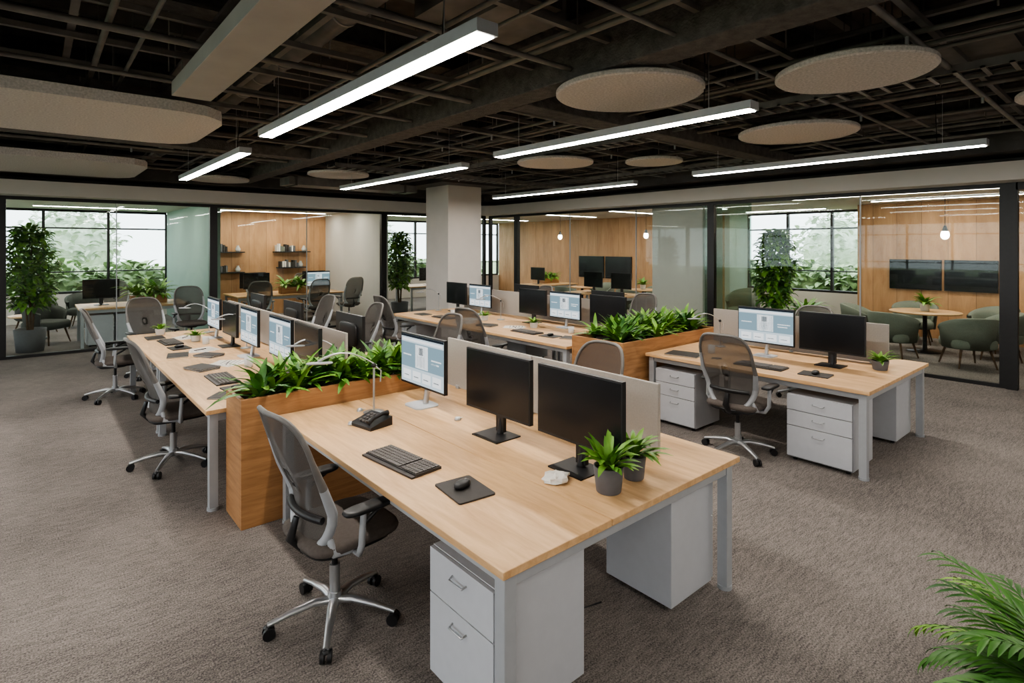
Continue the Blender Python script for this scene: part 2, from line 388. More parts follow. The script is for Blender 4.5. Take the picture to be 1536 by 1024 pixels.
for (x,r_) in [(.35,.02),(2.7,.022),(4.3,.018),(6.1,.022),(8.8,.022),(-1.9,.022),(8.0,.02),(4.6,.015),(1.95,.018),(2.2,.014),(.55,.014),(7.2,.016),(4.75,.015)]:
    mb=MB(); ye=5.3 if x==7.2 else 8
    mb.tube([(0,-8,0),(0,ye,0)],r_,'steel',8)
    for k in range(10 if ye<8 else 13): mb.tube([(0,-7.5+k*1.2,0),(0,-7.5+k*1.2,.635)],.005,'steel',5)
    mb.build('conduit_pipe',(x,4,3.315))
for (y,r_) in [(1.05,.022),(2.9,.02),(4.15,.024),(6.25,.022),(9.0,.02),(11.2,.02),(5.2,.018),(7.4,.016),(2.0,.016)]:
    for (xa,xb) in [(-6.4,3.05),(3.33,9.2)]:
        mb=MB(); L=(xb-xa)/2; mb.tube([(-L,0,0),(L,0,0)],r_,'steel',8)
        for k in range(int(L*2/2.2)): mb.cyl((-L+.8+k*2.2,0,0),(-L+.8+k*2.2,0,-.07),.012,'chrome',n=6)
        mb.build('sprinkler_pipe',((xa+xb)/2,y,3.268))
mb=MB(); mb.box(-.14,.14,-3.6,3.5,0,.11,'duct')
for k in range(5):
    for sx in (-.12,.12): mb.tube([(sx,-3.2+k*1.6,.11),(sx,-3.2+k*1.6,.82)],.006,'steel',5)
mb.build('air_duct',(.97,1.6,3.13),0,.006)
def rduct(x,r_,mat,mat2):
    mb=MB(); mb.tube([(0,-8,0),(0,7.8,0)],r_,mat,24)
    for k in range(26): mb.tube([(0,-7.8+k*.6,0),(0,-7.78+k*.6,0)],r_+.007,mat2,24)
    mb.build('round_air_duct',(x,4.2,3.535))
rduct(3.75,.105,'duct','steel'); rduct(6.3,.10,'duct','steel'); rduct(-2.6,.10,'duct','steel'); rduct(1.6,.10,'steel','duct'); rduct(8.4,.10,'steel','duct')
mb=MB(); mb.box(-1.3,1.3,-.25,.25,-.07,.07,'steel')
for k in range(3): mb.box(-1.2+k*1.1,-1.16+k*1.1,-.265,.265,-.085,.085,'dark')
mb.build('rectangular_air_duct',(4.75,10.35,3.11))
for (x,y) in [(.2,9.7),(5.6,1.0),(2.3,2.9)]:
    mb=MB(); mb.box(-.4,.4,-.3,.3,0,.18,'steel'); mb.box(-.3,.3,-.36,-.3,.03,.15,'dark'); mb.tube([(.4,0,.1),(.5,0,.1)],.06,'dark',10)
    for sx in (-.35,.35):
        for sy in (-.25,.25): mb.tube([(sx,sy,.18),(sx,sy,.5)],.006,'steel',5)
    mb.build('fan_coil_unit',(x,y,3.44))
sbox('column_head_beam',6.25,7.9,9.45,11.15,3.23,3.35,'dark')
sbox('perimeter_beam',-6.9,10.1,12.1,12.9,3.14,3.4,'dark')
sbox('perimeter_beam',9.3,10.12,-4,12.05,3.14,3.4,'dark')

def disc(x,y,R,z=3.13):
    mb=MB(); mb.lathe([(0.001,0),(R-.012,0),(R,.01),(R,.035),(R-.01,.045),(.001,.045)],(0,0,0),'felt',56,False)
    for a in (0.5,2.6,4.7):
        mb.tube([(R*.6*math.cos(a),R*.6*math.sin(a),.04),(R*.6*math.cos(a),R*.6*math.sin(a),3.95-z)],.003,'steel',5)
    mb.build('acoustic_disc_panel',(x,y,z))
for a in [(3.56,2.75,.57),(4.33,1.42,.49),(6.2,2.57,.58),(5.76,5.77,.55),(6.75,4.77,.40),(3.94,9.13,.5),(2.57,11.2,.5),(6.2,.40,.42)]: disc(*a)
def rrect(w,h,R,n=6):
    P=[]
    for (cx,cy,a0) in [(w/2-R,h/2-R,0),(-w/2+R,h/2-R,pi/2),(-w/2+R,-h/2+R,pi),(w/2-R,-h/2+R,3*pi/2)]:
        for i in range(n+1): P.append((cx+R*math.cos(a0+i*pi/2/n),cy+R*math.sin(a0+i*pi/2/n)))
    return P
def baffle(x0,x1,y0,y1,R,z=3.10):
    mb=MB(); w,h=x1-x0,y1-y0
    mb.prism(rrect(w,h,R,3),0,.09,'felt')
    for sx in (-.35,.35):
        for sy in (-.35,.35): mb.tube([(w*sx,h*sy,.05),(w*sx,h*sy,3.95-z)],.004,'steel',5)
    mb.build('acoustic_baffle_panel',((x0+x1)/2,(y0+y1)/2,z))
baffle(-2.6,1.38,5.5,7.4,.4); baffle(-2.6,1.30,9.5,11.7,.4)

def pend(x,y0,y1,z=2.9,w=.12,mat='light'):
    mb=MB(); L=y1-y0; h=.06
    mb.box(-w/2,w/2,-L/2,L/2,.0,h,'silver')
    mb.box(-w/2+.010,w/2-.010,-L/2+.02,L/2-.02,-.004,0,mat)
    for q in (-L/2+.35,L/2-.35): mb.tube([(0,q,h),(0,q,3.95-z)],.003,'chrome',5)
    mb.tube([(.02,-L/2+.4,h),(.06,-L/2+.42,(3.95-z)*.5),(.02,-L/2+.4,3.95-z)],.004,'blackp',5)
    mb.build('linear_pendant_light',(x,(y0+y1)/2,z))
for a in [(1.55,1.98,5.15),(3.83,1.87,4.72),(6.87,1.1,4.2),(1.66,6.15,9.3),(4.0,5.55,9.1),(7.1,5.35,8.85),(-1.6,1.5,4.7),(-1.6,6.1,9.3),(1.6,-3.2,-.3),(-1.6,-3,0),(4.6,-3.4,-.6),(7.5,-3.4,-.4)]: pend(*a)  # last six are out of view, added to brighten the left and near floor
def trof(x,y,L,axis='x',z=2.86):
    mb=MB(); a,b_=(L/2,.05) if axis=='x' else (.05,L/2)
    mb.box(-a-.02,a+.02,-b_-.02,b_+.02,0,.02,'silver'); mb.box(-a,a,-b_,b_,-.004,0,'light2'); mb.build('recessed_linear_light',(x,y,z))
for a in [(1.2,14.6,2.4),(1.2,16.8,2.4),(-2.5,15.5,2.4),(4.9,14.2,3),(4.9,15.8,3),(9,15.3,3),(12.5,15.5,3),(12.3,12,3),(12.6,9.6,3),(12.4,7.2,1.6)]: trof(*a)
for a in [(11.6,3.3,3.2,'y'),(13.3,2.4,3.2,'y'),(14.9,6.5,2,'y')]: trof(*a)

# ------------------------------------------------------------------ furniture
def desk(x0,x1,y0,y1,seam,h=.75):
    mb=MB(); W,L=x1-x0,y1-y0
    mb.box(0,seam-.002,0,L,h-.032,h,'oak'); mb.box(seam+.002,W,0,L,h-.032,h,'oak')
    mb.box(seam-.01,seam+.01,.01,L-.01,h-.034,h-.008,'caby')
    for y in (.03,L-.09):
        for x in (.03,W-.09):
            mb.box(x,x+.06,y,y+.06,.02,h-.034,'silver'); mb.cyl((x+.03,y+.03,0),(x+.03,y+.03,.022),.04,'silver')
        mb.box(.09,W-.09,y+.005,y+.055,h-.095,h-.034,'silver')
    for x in (.04,W-.08): mb.box(x,x+.04,.09,L-.09,h-.085,h-.036,'silver')
    mb.box(seam+.1,seam+.34,.4,L-.4,h-.16,h-.15,'blackp'); mb.box(seam+.1,seam+.11,.4,L-.4,h-.16,h-.08,'blackp')
    mb.build('office_desk',(x0,y0,0),0,.003)
desk(1.31,3.06,1.58,4.09,.62); desk(5.2,6.95,1.58,3.79,.85)
desk(.95,2.85,4.52,6.76,.8); desk(.95,2.85,6.77,9.0,.8)
desk(4.8,6.85,4.62,6.75,1.0); desk(4.8,6.85,6.76,8.9,1.0)

def pedestal(x0,x1,y0,y1,face='-x',n=3,h=.6):
    mb=MB(); cx,cy=(x0+x1)/2,(y0+y1)/2
    w=(y1-y0)/2; d=(x1-x0)/2
    mb.box(-d+.02,d,-w,w,.03,h,'cab'); mb.box(-d+.015,-d+.021,-w+.004,w-.004,.034,h-.004,'caby')
    hs={2:[.36,.64],3:[.25,.25,.5]}[n]; z=h-.003
    for k in hs:
        hh=(h-.04)*k; mb.box(-d,-d+.018,-w+.002,w-.002,z-hh+.006,z,'cab')
        zc=z-.055; mb.tube([(-d,-.05,zc),(-d-.022,-.045,zc-.008),(-d-.022,.045,zc-.008),(-d,.05,zc)],.005,'chrome',6)
        z-=hh
    for sx in (-1,1):
        for sy in (-1,1): mb.cyl((sx*(d-.06),sy*(w-.05),0),(sx*(d-.06),sy*(w-.05),.032),.02,'blackp',n=10)
    mb.build('filing_cabinet',(cx,cy,0),0 if face=='-x' else pi,.003)
pedestal(1.36,1.88,1.70,2.16,n=2); pedestal(2.56,2.98,1.70,2.14,'+x',2)
pedestal(5.24,5.74,1.72,2.26); pedestal(6.42,6.90,1.72,2.2,'+x'); pedestal(5.24,5.74,3.20,3.68)
pedestal(2.3,2.8,7.0,7.5,'+x'); pedestal(6.3,6.8,7.0,7.5,'+x'); pedestal(4.9,5.4,8.2,8.7)

def planter(x0,x1,y0,y1,h=.89,full=True,n=16):
    mb=MB(); cx,cy=(x0+x1)/2,(y0+y1)/2; W,D=(x1-x0)/2,(y1-y0)/2; t=.03
    mb.box(-W,W,-D,-D+t,0,h,'oakx'); mb.box(-W,W,D-t,D,0,h,'oakx'); mb.box(-W,-W+t,-D+t,D-t,0,h,'oakx'); mb.box(W-t,W,-D+t,D-t,0,h,'oakx')
    mb.box(-W+t,W-t,-D+t,D-t,.3,h-.05,'soil'); 
    o=mb.build('wooden_planter_box',(cx,cy,0),0,.003)
    mb=MB()
    for k in range(n):
        x=-W+.12+(2*W-.24)*(k+.5)/n; y=random.uniform(-D+.09,D-.09)
        mb.rosette(x,y,0.01,17,.33,.027,'leaf' if k%3 else 'leafd',.45,1.45,1.1)
        mb.tube([(x,y,.0),(x,y,.06)],.012,'leafd',5)
    mb.build('planter_foliage',(cx,cy,h-.05))
planter(1.08,2.62,4.11,4.50,n=24); planter(4.85,6.75,3.82,4.58,n=36)

def divider(x,y0,y1,z0=.75,z1=1.16):
    mb=MB(); L=y1-y0; n=2
    for k in range(n):
        a=-L/2+k*L/n+.004; b_=a+L/n-.008
        mb.box(-.012,.012,a,b_,z0+.01-.75,z1-.75,'pan')
    for q in (-L/2+.15,0,L/2-.15): mb.box(-.02,.02,q-.02,q+.02,0,.03,'silver')
    mb.build('desk_divider_screen',(x,(y0+y1)/2,.75),0,.004)
divider(2.72,1.88,4.02); divider(6.5,1.8,3.7); divider(2.15,4.8,8.8); divider(6.25,4.9,8.7)

def chair_mesh():
    mb=MB()
    for k in range(5):
        a=k*2*pi/5+.35; c,s_=math.cos(a),math.sin(a)
        mb.tube([(.02*c,.02*s_,.105),(.10*c,.10*s_,.115),(.22*c,.22*s_,.095),(.325*c,.325*s_,.068)],[.028,.026,.02,.015],'chrome',8,.75)
        mb.cyl((.318*c,.318*s_,.07),(.318*c,.318*s_,.045),.008,'blackp',n=8)
        for o in (-.017,.017):
            x,y=.318*c-o*s_,.318*s_+o*c; q=.009
            mb.tube([(x+q*s_,y-q*c,.03),(x-q*s_,y+q*c,.03)],.03,'blackp',14)
        mb.sell((.318*c,.318*s_,.052),(.022,.022,.012),'blackp',1,1,10,6)
    mb.cyl((0,0,.08),(0,0,.15),.036,'chrome'); mb.cyl((0,0,.15),(0,0,.29),.027,'chrome'); mb.cyl((0,0,.29),(0,0,.41),.016,'blackp')
    mb.sell((-.02,0,.42),(.15,.09,.03),'blackp',.5,.5)
    mb.sell((.03,0,.445),(.23,.22,.022),'blackp',.5,.5)
    mb.sell((.035,0,.478),(.25,.245,.038),'seat',.6,.42,32,12)
    W=[(0,.175),(.2,.215),(.5,.25),(.8,.245),(1,.225)]
    def w(s_):
        for i in range(4):
            if s_<=W[i+1][0]:
                t=(s_-W[i][0])/(W[i+1][0]-W[i][0]); return W[i][1]*(1-t)+W[i+1][1]*t
        return .225
    def P(s_,t,off=0):
        z=.46+.69*s_
        x=-.185-.17*s_**1.3+.04*math.exp(-((s_-.3)/.2)**2)+.055*t*t-off
        return (x,t*w(s_),z)
    sg=lambda x,e:math.copysign(abs(x)**e,x)
    N=44; per=[(.5+.5*sg(math.sin(2*pi*i/N),.45),sg(math.cos(2*pi*i/N),.45)) for i in range(N)]
    rings=[]; 
    for k in range(1,8):
        kk=k/7
        for (a,b_) in per: rings.append(P(.5+(a-.5)*kk,b_*kk))
    vs=[P(.5,0)]+rings; fs=[(0,1+i,1+(i+1)%N) for i in range(N)]
    for k in range(6):
        for i in range(N): fs.append((1+k*N+i,1+k*N+(i+1)%N,1+(k+1)*N+(i+1)%N,1+(k+1)*N+i))
    mb.add(vs,fs,'mesh',True)
    rad=[.025-.012*min(1,max(0,(a-.4)/.3)) for a,b_ in per]
    mats=['silver' if a<.52 else 'steel' for a,b_ in per]
    mb.loop([P(a,b_) for a,b_ in per],rad,mats,10)
    mb.tube([(-.08,0,.425),(-.17,0,.43),(-.235,0,.50),(P(.22,0,.03)[0],0,.60)],[.035,.035,.03,.02],'blackp',8,.7)
    mb.tube([P(.24,t/6,.02) for t in range(-5,6)],.018,'blackp',8)
    for sy in (-1,1):
        mb.tube([(-.0,sy*.12,.43),(.0,sy*.255,.44),(-.01,sy*.295,.50),(.0,sy*.295,.655)],[.016,.018,.017,.015],'silver',8)
        mb.tube([(-.0,sy*.20,.44),(-.12,sy*.23,.47),(P(.1,sy,.0)[0],sy*w(.1),P(.1,sy)[2])],[.016,.018,.018],'silver',8)
        mb.tube([(.0,sy*.295,.60),(.10,sy*.29,.655)],[.012,.01],'blackp',8)
        mb.sell((.03,sy*.29,.672),(.135,.045,.016),'blackp',.6,.6)
    return mb
cm=chair_mesh().build('office_chair',(1.2,2.83,0),math.radians(4)).data
for (x,y,a) in [(.95,5.75,3),(.80,8.75,-4),(1.35,9.85,-75),(5.03,2.62,2),(4.50,5.85,5),(4.5,8.15,0),(3.24,3.0,180),(3.3,7.1,176),(3.3,8.7,184),(3.4,5.4,178),(7.5,3.0,180),(7.4,5.6,180),(7.4,8.0,175)]:
    place('office_chair',cm,(x,y,0),math.radians(a))

def monitor(lit):
    mb=MB(); st='chrome' if lit else 'blackp'
    if lit: mb.prism(rrect(.20,.22,.05),0,.008,'cab')
    else: mb.box(-.10,.10,-.12,.12,0,.008,'blackp')
    mb.tube([(-.035,0,.008),(-.05,0,.12),(-.045,0,.26)],[.022,.02,.018],st,10)
    if not lit: mb.box(-.055,-.03,-.035,.035,.02,.27,'blackp')
    mb.box(-.03,.0,-.305,.305,.130,.52,'blackp'); mb.sell((-.035,0,.32),(.02,.2,.12),'blackp',.4,.4)
    z0,z1=.145,.510; y=.297
    mb.box(0,.001,-y,y,z0,z1,'page' if lit else 'scr')
    if lit:
        e=.0016; B=lambda a,b_,c,d,m:mb.box(.001,e,a*y,b_*y,z0+(z1-z0)*c,z0+(z1-z0)*d,m)
        B(-1,1,.95,1,'page3'); B(-.95,.95,.87,.92,'page4'); B(-1,1,.32,.84,'page2')
        B(-.30,.30,.34,.82,'page4'); B(-.20,.14,.38,.60,'page3'); B(-.13,.07,.62,.77,'page3')
        B(.45,.9,.56,.59,'page4'); B(.45,.8,.49,.52,'page4'); B(-.9,-.5,.56,.59,'page4')
        for k in range(4): B(-.9+k*.47,-.52+k*.47,.06,.26,'page4'); B(-.85+k*.47,-.62+k*.47,.13,.15,'page3')
    return mb
ml=monitor(True).build('computer_monitor',(2.22,3.64,.75),pi+.0).data
md=monitor(False).build('computer_monitor',(2.22,2.75,.75),pi+.03).data
for (x,y,a,l) in [(2.22,2.06,.0,0),(6.05,2.18,0,0),(6.05,2.84,0,1),
    (1.78,4.80,-.03,0),(1.78,5.48,0,1),(1.78,6.48,0,1),(1.78,7.28,0,0),(1.78,8.05,0,1),
    (5.9,4.92,.02,0),(5.9,5.72,0,1),(5.9,6.42,0,0),(5.9,7.76,0,1),(5.9,8.48,0,0)]:
    place('computer_monitor',ml if l else md,(x,y,.75),pi+a)
for (x,y,l) in [(2.42,5.3,0),(2.42,6.9,1),(2.42,8.3,0),(6.5,5.4,0),(6.5,7.2,0)]: place('computer_monitor',ml if l else md,(x,y,.75),0)

def keyboard():
    mb=MB(); mb.box(-.085,.085,-.235,.235,0,.014,'kb'); mb.box(-.11,-.085,-.235,.235,0,.010,'kb')
    for r_ in range(6):
        x=.068-r_*.027; y=-.225
        while y<.215:
            k=.020
            if r_==5 and -.06<y<.05: k=.11
            if abs(y+.09)<.008: y+=.015; continue
            mb.box(x-.011,x+.011,y,y+k-.002,.014,.020,'key'); y+=k+.002
    return mb
km=keyboard().build('keyboard',(1.56,2.76,.75),math.radians(6),.0).data
for (x,y,a) in [(5.5,2.62,2),(1.3,5.5,0),(1.3,8.0,3),(5.2,5.75,0),(5.2,7.8,0)]: place('keyboard',km,(x,y,.75),math.radians(a))
def pad_mesh():
    mb=MB(); mb.prism(rrect(.20,.26,.012,3),0,.008,'nb'); return mb
pm=pad_mesh().build('mouse_pad',(1.61,2.24,.75),math.radians(-6)).data
def mouse_mesh():
    mb=MB(); mb.sell((0,0,.016),(.052,.03,.018),'blackp',.8,.8,20,10); mb.tube([(.02,0,.028),(.03,0,.03)],.006,'chrome',8); return mb
mm_=mouse_mesh().build('computer_mouse',(1.61,2.26,.758),.3).data
for (x,y) in [(5.52,2.12),(1.3,5.05),(1.3,7.5),(5.2,5.3)]:
    place('mouse_pad',pm,(x,y,.75),.1); place('computer_mouse',mm_,(x,y,.758),.1)
def book(x,y,w,l,a,mat='nb',n=2):
    mb=MB()
    for k in range(n):
        mb.T=Matrix.Rotation(.12*k,4,'Z'); mb.box(-w/2,w/2,-l/2,l/2,k*.012,k*.012+.003,mat); mb.box(-w/2+.004,w/2-.004,-l/2+.003,l/2-.004,k*.012+.003,k*.012+.009,'paper'); mb.box(-w/2,w/2,-l/2,l/2,k*.012+.009,k*.012+.012,mat)
    mb.build('notebook_stack',(x,y,.75),a)
for (x,y,w_,l,a,n) in [(1.25,6.1,.2,.28,.3,2),(1.2,7.0,.2,.28,-.2,1),(1.45,6.75,.18,.25,.5,2),(1.2,4.85,.2,.28,.9,1),(1.2,8.5,.2,.3,0,1),(5.45,3.45,.26,.36,.2,1),(5.15,6.6,.2,.28,.3,2),(5.15,8.4,.2,.28,0,1),(5.3,5.0,.2,.28,.4,1),(1.5,4.75,.15,.2,.2,1),(5.5,3.1,.05,.1,.4,1)]: book(x,y,w_,l,a,'nb',n)
def sheets(x,y,a):
    mb=MB()
    for k in range(3):
        mb.T=Matrix.Translation((.03*k,.02*k,0))@Matrix.Rotation(.25*k,4,'Z'); mb.box(-.105,.105,-.148,.148,k*.001,k*.001+.0008,'paper')
        for j in range(5): mb.box(-.08,.08,-.12+j*.045,-.114+j*.045,k*.001+.0008,k*.001+.001,'page3')
    mb.T=Matrix.Identity(4); mb.tube([(-.05,-.05,.008),(.06,.05,.008)],.004,'blackp',6)
    mb.build('paper_sheets',(x,y,.75),a)
for a in [(1.5,6.2,.4),(1.45,7.2,-.3),(1.5,8.3,.2),(5.35,6.2,.3),(5.4,7.35,.0),(5.5,4.95,.2),(5.1,7.1,.1)]: sheets(*a)
def mug(x,y,mat='potw'):
    mb=MB(); mb.lathe([(.001,0),(.034,0),(.038,.005),(.04,.09),(.036,.09),(.034,.01),(.001,.01)],(0,0,0),mat,20)
    mb.tube([(.038,0,.075),(.062,0,.07),(.065,0,.045),(.055,0,.025),(.037,0,.02)],.005,mat,8); mb.build('coffee_mug',(x,y,.75),1.0)
for a in [(1.62,5.9),(1.6,7.6),(5.6,5.3),(5.5,8.0),(5.75,3.3)]: mug(*a)
mb=MB(); rnd=random.Random(3); nu,nv=14,8; vs=[]
for j in range(nv+1):
    for i_ in range(nu):
        ph=-pi/2+pi*j/nv; th=2*pi*i_/nu; q=rnd.uniform(.7,1.2)
        vs.append((.075*q*math.cos(ph)*math.cos(th),.06*q*math.cos(ph)*math.sin(th),max(0,.018+.026*q*math.sin(ph))))
mb.add(vs,[(j*nu+i_,j*nu+(i_+1)%nu,(j+1)*nu+(i_+1)%nu,(j+1)*nu+i_) for j in range(nv) for i_ in range(nu)],'paper'); mb.build('crumpled_paper',(2.03,2.03,.75))
for (x,y) in [(1.62,3.55),(1.80,3.80),(2.22,3.17)]:
    mb=MB(); mb.lathe([(.001,0),(.022,0),(.024,.004),(.018,.02),(.001,.024)],(0,0,0),'chrome',14); mb.tube([(.02,0,.006),(.045,.01,.006)],.004,'paper',6); mb.build('paper_clip_dish',(x,y,.75))
mb=MB(); mb.add([(-.09,-.11,0),(.09,-.11,0),(.09,.11,0),(-.09,.11,0),(-.09,-.11,.02),(.09,-.11,.06),(.09,.11,.06),(-.09,.11,.02)],[(0,3,2,1),(4,5,6,7),(0,1,5,4),(1,2,6,5),(2,3,7,6),(3,0,4,7)],'blackp')
for k in range(3):
    for j in range(4): mb.box(-.055+.03*j,-.035+.03*j,-.02+.03*k,.0+.03*k,.03+.006*j,.042+.0066*j,'key')
mb.tube([(-.08,-.07,.045),(-.04,-.07,.065),(.04,-.07,.08),(.08,-.07,.075)],[.02,.013,.013,.02],'blackp',10)
mb.build('desk_phone',(1.72,3.46,.75),.2,.002)
def lamp_mesh():
    mb=MB(); mb.lathe([(.001,0),(.07,0),(.075,.008),(.03,.018),(.001,.02)],(0,0,0),'chrome',24)
    mb.tube([(0,0,.015),(0,0,.34)],.008,'chrome'); mb.sell((0,0,.34),(.018,.018,.018),'blackp',1,1,12,8)
    pts=[(-.40*t+.02, 0, .34+.10*math.sin(pi*t*.85)) for t in [i/8 for i in range(9)]]
    mb.tube(pts,[.007]*5+[.010,.013,.015,.013],'chrome',10,.6)
    mb.sell((-.37,0,.375),(.09,.024,.009),'silver',.6,.6)
    mb.tube([(0,0,.34),(.05,0,.30),(.045,0,.22)],.005,'chrome'); return mb
lm=lamp_mesh().build('desk_lamp',(1.86,3.70,.75),math.radians(-25)).data
for (x,y,a,s_) in [(2.0,4.70,-30,.9),(1.9,7.0,-40,.9),(1.85,8.6,-40,.9),(5.75,7.0,-30,.9),(5.7,8.75,-30,.9),(6.2,3.45,-30,.9)]: place('desk_lamp',lm,(x,y,.75),math.radians(a),0,s_)
def potplant(name,x,y,z=.75,R=.062,h=.115,L=.15,n=26,pot='pot',w=.016,mat='leaf',hi=1.4):
    mb=MB(); mb.lathe([(.001,0),(R*.78,0),(R*.82,.004),(R,h-.004),(R,h),(R-.008,h),(R-.01,h-.015),(.001,h-.015)],(0,0,0),pot,26)
    mb.lathe([(.001,h-.013),(R-.011,h-.013)],(0,0,0),'soil',16)
    for k in range(n):
        a=random.uniform(0,2*pi); q=random.uniform(0,R*.4)
        mb.leaf((q*math.cos(a),q*math.sin(a),h-.015),a,random.uniform(.4,hi),L*random.uniform(.7,1.1),w*random.uniform(.8,1.2),random.uniform(.5,1.5),mat)
    mb.build(name,(x,y,z))
potplant('potted_plant',2.14,1.775,R=.074,h=.125,L=.18,n=40,w=.02,hi=1.5); potplant('potted_plant',2.36,1.79,R=.062,h=.12,L=.18,n=32,w=.018,hi=1.5)
potplant('potted_plant',6.22,1.80,R=.075,h=.09,L=.15,n=30)
for (x,y) in [(1.55,5.05),(1.55,7.9),(1.3,8.8),(5.55,6.0),(5.5,7.1),(6.05,4.75),(2.3,7.5)]: potplant('potted_plant',x,y,R=.06,h=.08,L=.13,n=22,pot='potw')
mb=MB()
mb.tube([(2.2,2.6,.6),(2.15,2.4,.3),(2.05,2.25,.02),(2.2,2.1,.012),(2.3,2.35,.012),(2.1,2.5,.012)],.006,'blackp',6)
mb.tube([(2.25,2.4,.6),(2.3,2.3,.25),(2.15,2.05,.012),(2.35,2.0,.012)],.005,'blackp',6)
mb.build('power_cable')

# foreground palm
mb=MB(); mb.lathe([(.001,0),(.15,0),(.19,.34),(.175,.34),(.17,.30),(.001,.30)],(0,0,0),'pot',30)
rp=random.Random(21)
for k in range(44):
    az=rp.uniform(0,2*pi); el=rp.uniform(.55,1.35); L=rp.uniform(.38,.64); p=Vector((0,0,.30)); e=el; pts=[]
    for i_ in range(13):
        pts.append(tuple(p)); p=p+Vector((math.cos(az)*math.cos(e),math.sin(az)*math.cos(e),math.sin(e)))*L/12; e-=.11
    mb.tube(pts,[.005]*6+[.003]*7,'leafd',5)
    for i_ in range(3,13):
        for s_ in (-1,1): mb.leaf(pts[i_],az+s_*.55,el-.11*i_+.05,.22*(1-.045*i_),.010,.9,'leafd' if k%4 else 'leaf',4)
mb.build('potted_palm',(2.74,.18,0))

def tree(x,y,H=2.3,R=.45,n=560,seed=1):
    rnd=random.Random(seed); mb=MB()
    mb.lathe([(.001,0),(.2,0),(.24,.42),(.22,.42),(.21,.38),(.001,.38)],(0,0,0),'pot',26)
    for k in range(4):
        a=k*1.6; mb.tube([(.03*math.cos(a),.03*math.sin(a),.38),(.08*math.cos(a),.08*math.sin(a),H*.5),(.2*math.cos(a),.2*math.sin(a),H*.85)],[.02,.014,.006],'trunk',6)
    for k in range(n):
        a=rnd.uniform(0,2*pi); t=rnd.uniform(0,1); z=H*(.34+.62*t); q=R*math.sin(pi*(.15+.75*t))**.6*rnd.uniform(.2,1)
        mb.leaf((q*math.cos(a),q*math.sin(a),z),a+rnd.uniform(-.8,.8),rnd.uniform(-.3,1.1),rnd.uniform(.13,.22),rnd.uniform(.032,.05),1.2,'leafd' if rnd.random()<.3 else 'leaf',4)
    mb.build('indoor_tree',(x,y,0))
tree(-.04,13.6,2.35,.38,seed=1,n=1000); tree(7.6,13.6,2.35,.36,seed=2,n=900); tree(10.85,4.9,2.3,.34,seed=3,n=1000)

def lounge(mat):
    mb=MB(); mb.sell((0,0,.38),(.32,.32,.09),mat,.4,.45,28,10)
    N=22; pts=[]
    for (rr,z,k) in [(.34,.30,0),(.37,.62,1),(.39,.80,2),(.345,.81,3),(.31,.62,4),(.30,.40,5)]:
        for i_ in range(N+1):
            a=pi-2.0+4.0*i_/N; b_=abs(i_/N*2-1)
            zz=z-(.20*b_**2.5 if k in(1,2,3) else 0) if k in (2,3) else z
            pts.append((rr*math.cos(a),rr*math.sin(a),zz))
    fs=[(k*(N+1)+i_,k*(N+1)+i_+1,((k+1)%6)*(N+1)+i_+1,((k+1)%6)*(N+1)+i_) for k in range(6) for i_ in range(N)]
    fs+=[tuple(k*(N+1) for k in range(6)),tuple(k*(N+1)+N for k in range(6))]
    mb.add(pts,fs,mat,True)
    for sx in (-1,1):
        for sy in (-1,1): mb.tube([(sx*.2,sy*.2,.32),(sx*.27,sy*.27,0)],[.02,.012],'trunk',8)
    return mb
lg=lounge('chairg').build('lounge_armchair',(12.6,1.9,0),math.radians(110)).data
for (x,y,a) in [(12.3,3.85,-80),(11.4,3.1,-10),(13.5,3.3,190),(11.5,2.1,40),(13.6,9.5,180),(12.0,9.2,0),(13.2,11.2,180),(11.5,11.0,0),(12.9,6.6,200),(14.2,7.2,180),(13.5,2.1,150)]: place('lounge_armchair',lg,(x,y,0),math.radians(a))
ld=lounge('chaird').build('lounge_armchair',(.2,14.45,0),math.radians(-40)).data
for (x,y,a) in [(.05,16.4,-60),(.95,16.9,-100),(-1.2,15.6,0),(-1.0,13.9,30),(1.9,16.2,180),(2.3,17.3,200)]: place('lounge_armchair',ld,(x,y,0),math.radians(a))
def rtable(x,y,R=.55,h=.74):
    mb=MB(); mb.lathe([(.001,h-.03),(R-.01,h-.03),(R,h-.02),(R,h-.005),(R-.005,h),(.001,h)],(0,0,0),'oak',40)
    mb.lathe([(.001,0),(.28,0),(.28,.012),(.05,.03),(.035,.06),(.035,h-.06),(.1,h-.03)],(0,0,0),'black',28); mb.build('round_meeting_table',(x,y,0))
rtable(12.5,2.9,.55); rtable(12.8,9.4,.4); rtable(.0,15.4,.4,.5); rtable(12.3,11.2,.4)
potplant('potted_plant',12.5,2.9,.74,.08,.13,.3,24,'potw',.03)
potplant('potted_plant',12.8,9.4,.74,.08,.13,.25,24,'potw',.03)
def rect_table(x0,x1,y0,y1,cab=False):
    mb=MB(); W,D=(x1-x0)/2,(y1-y0)/2
    mb.box(-W,W,-D,D,.715,.75,'oak')
    for sx in (-1,1):
        for sy in (-1,1): mb.box(sx*(W-.06)-.025,sx*(W-.06)+.025,sy*(D-.06)-.025,sy*(D-.06)+.025,0,.715,'silver')
    mb.box(-W+.06,W-.06,-D+.05,-D+.07,.65,.715,'silver'); mb.box(-W+.06,W-.06,D-.07,D-.05,.65,.715,'silver')
    mb.build('work_table',((x0+x1)/2,(y0+y1)/2,0),0,.003)
rect_table(.65,2.5,13.3,14.5); rect_table(3.6,6.2,14.0,15.3); rect_table(11.4,13.2,12.2,13.2); rect_table(8.3,10,14.2,15.2); rect_table(10.5,11.4,8.2,10.2)
pedestal(.78,1.2,13.46,13.95,'-x',2); pedestal(1.25,1.68,13.46,13.95,'-x',2)
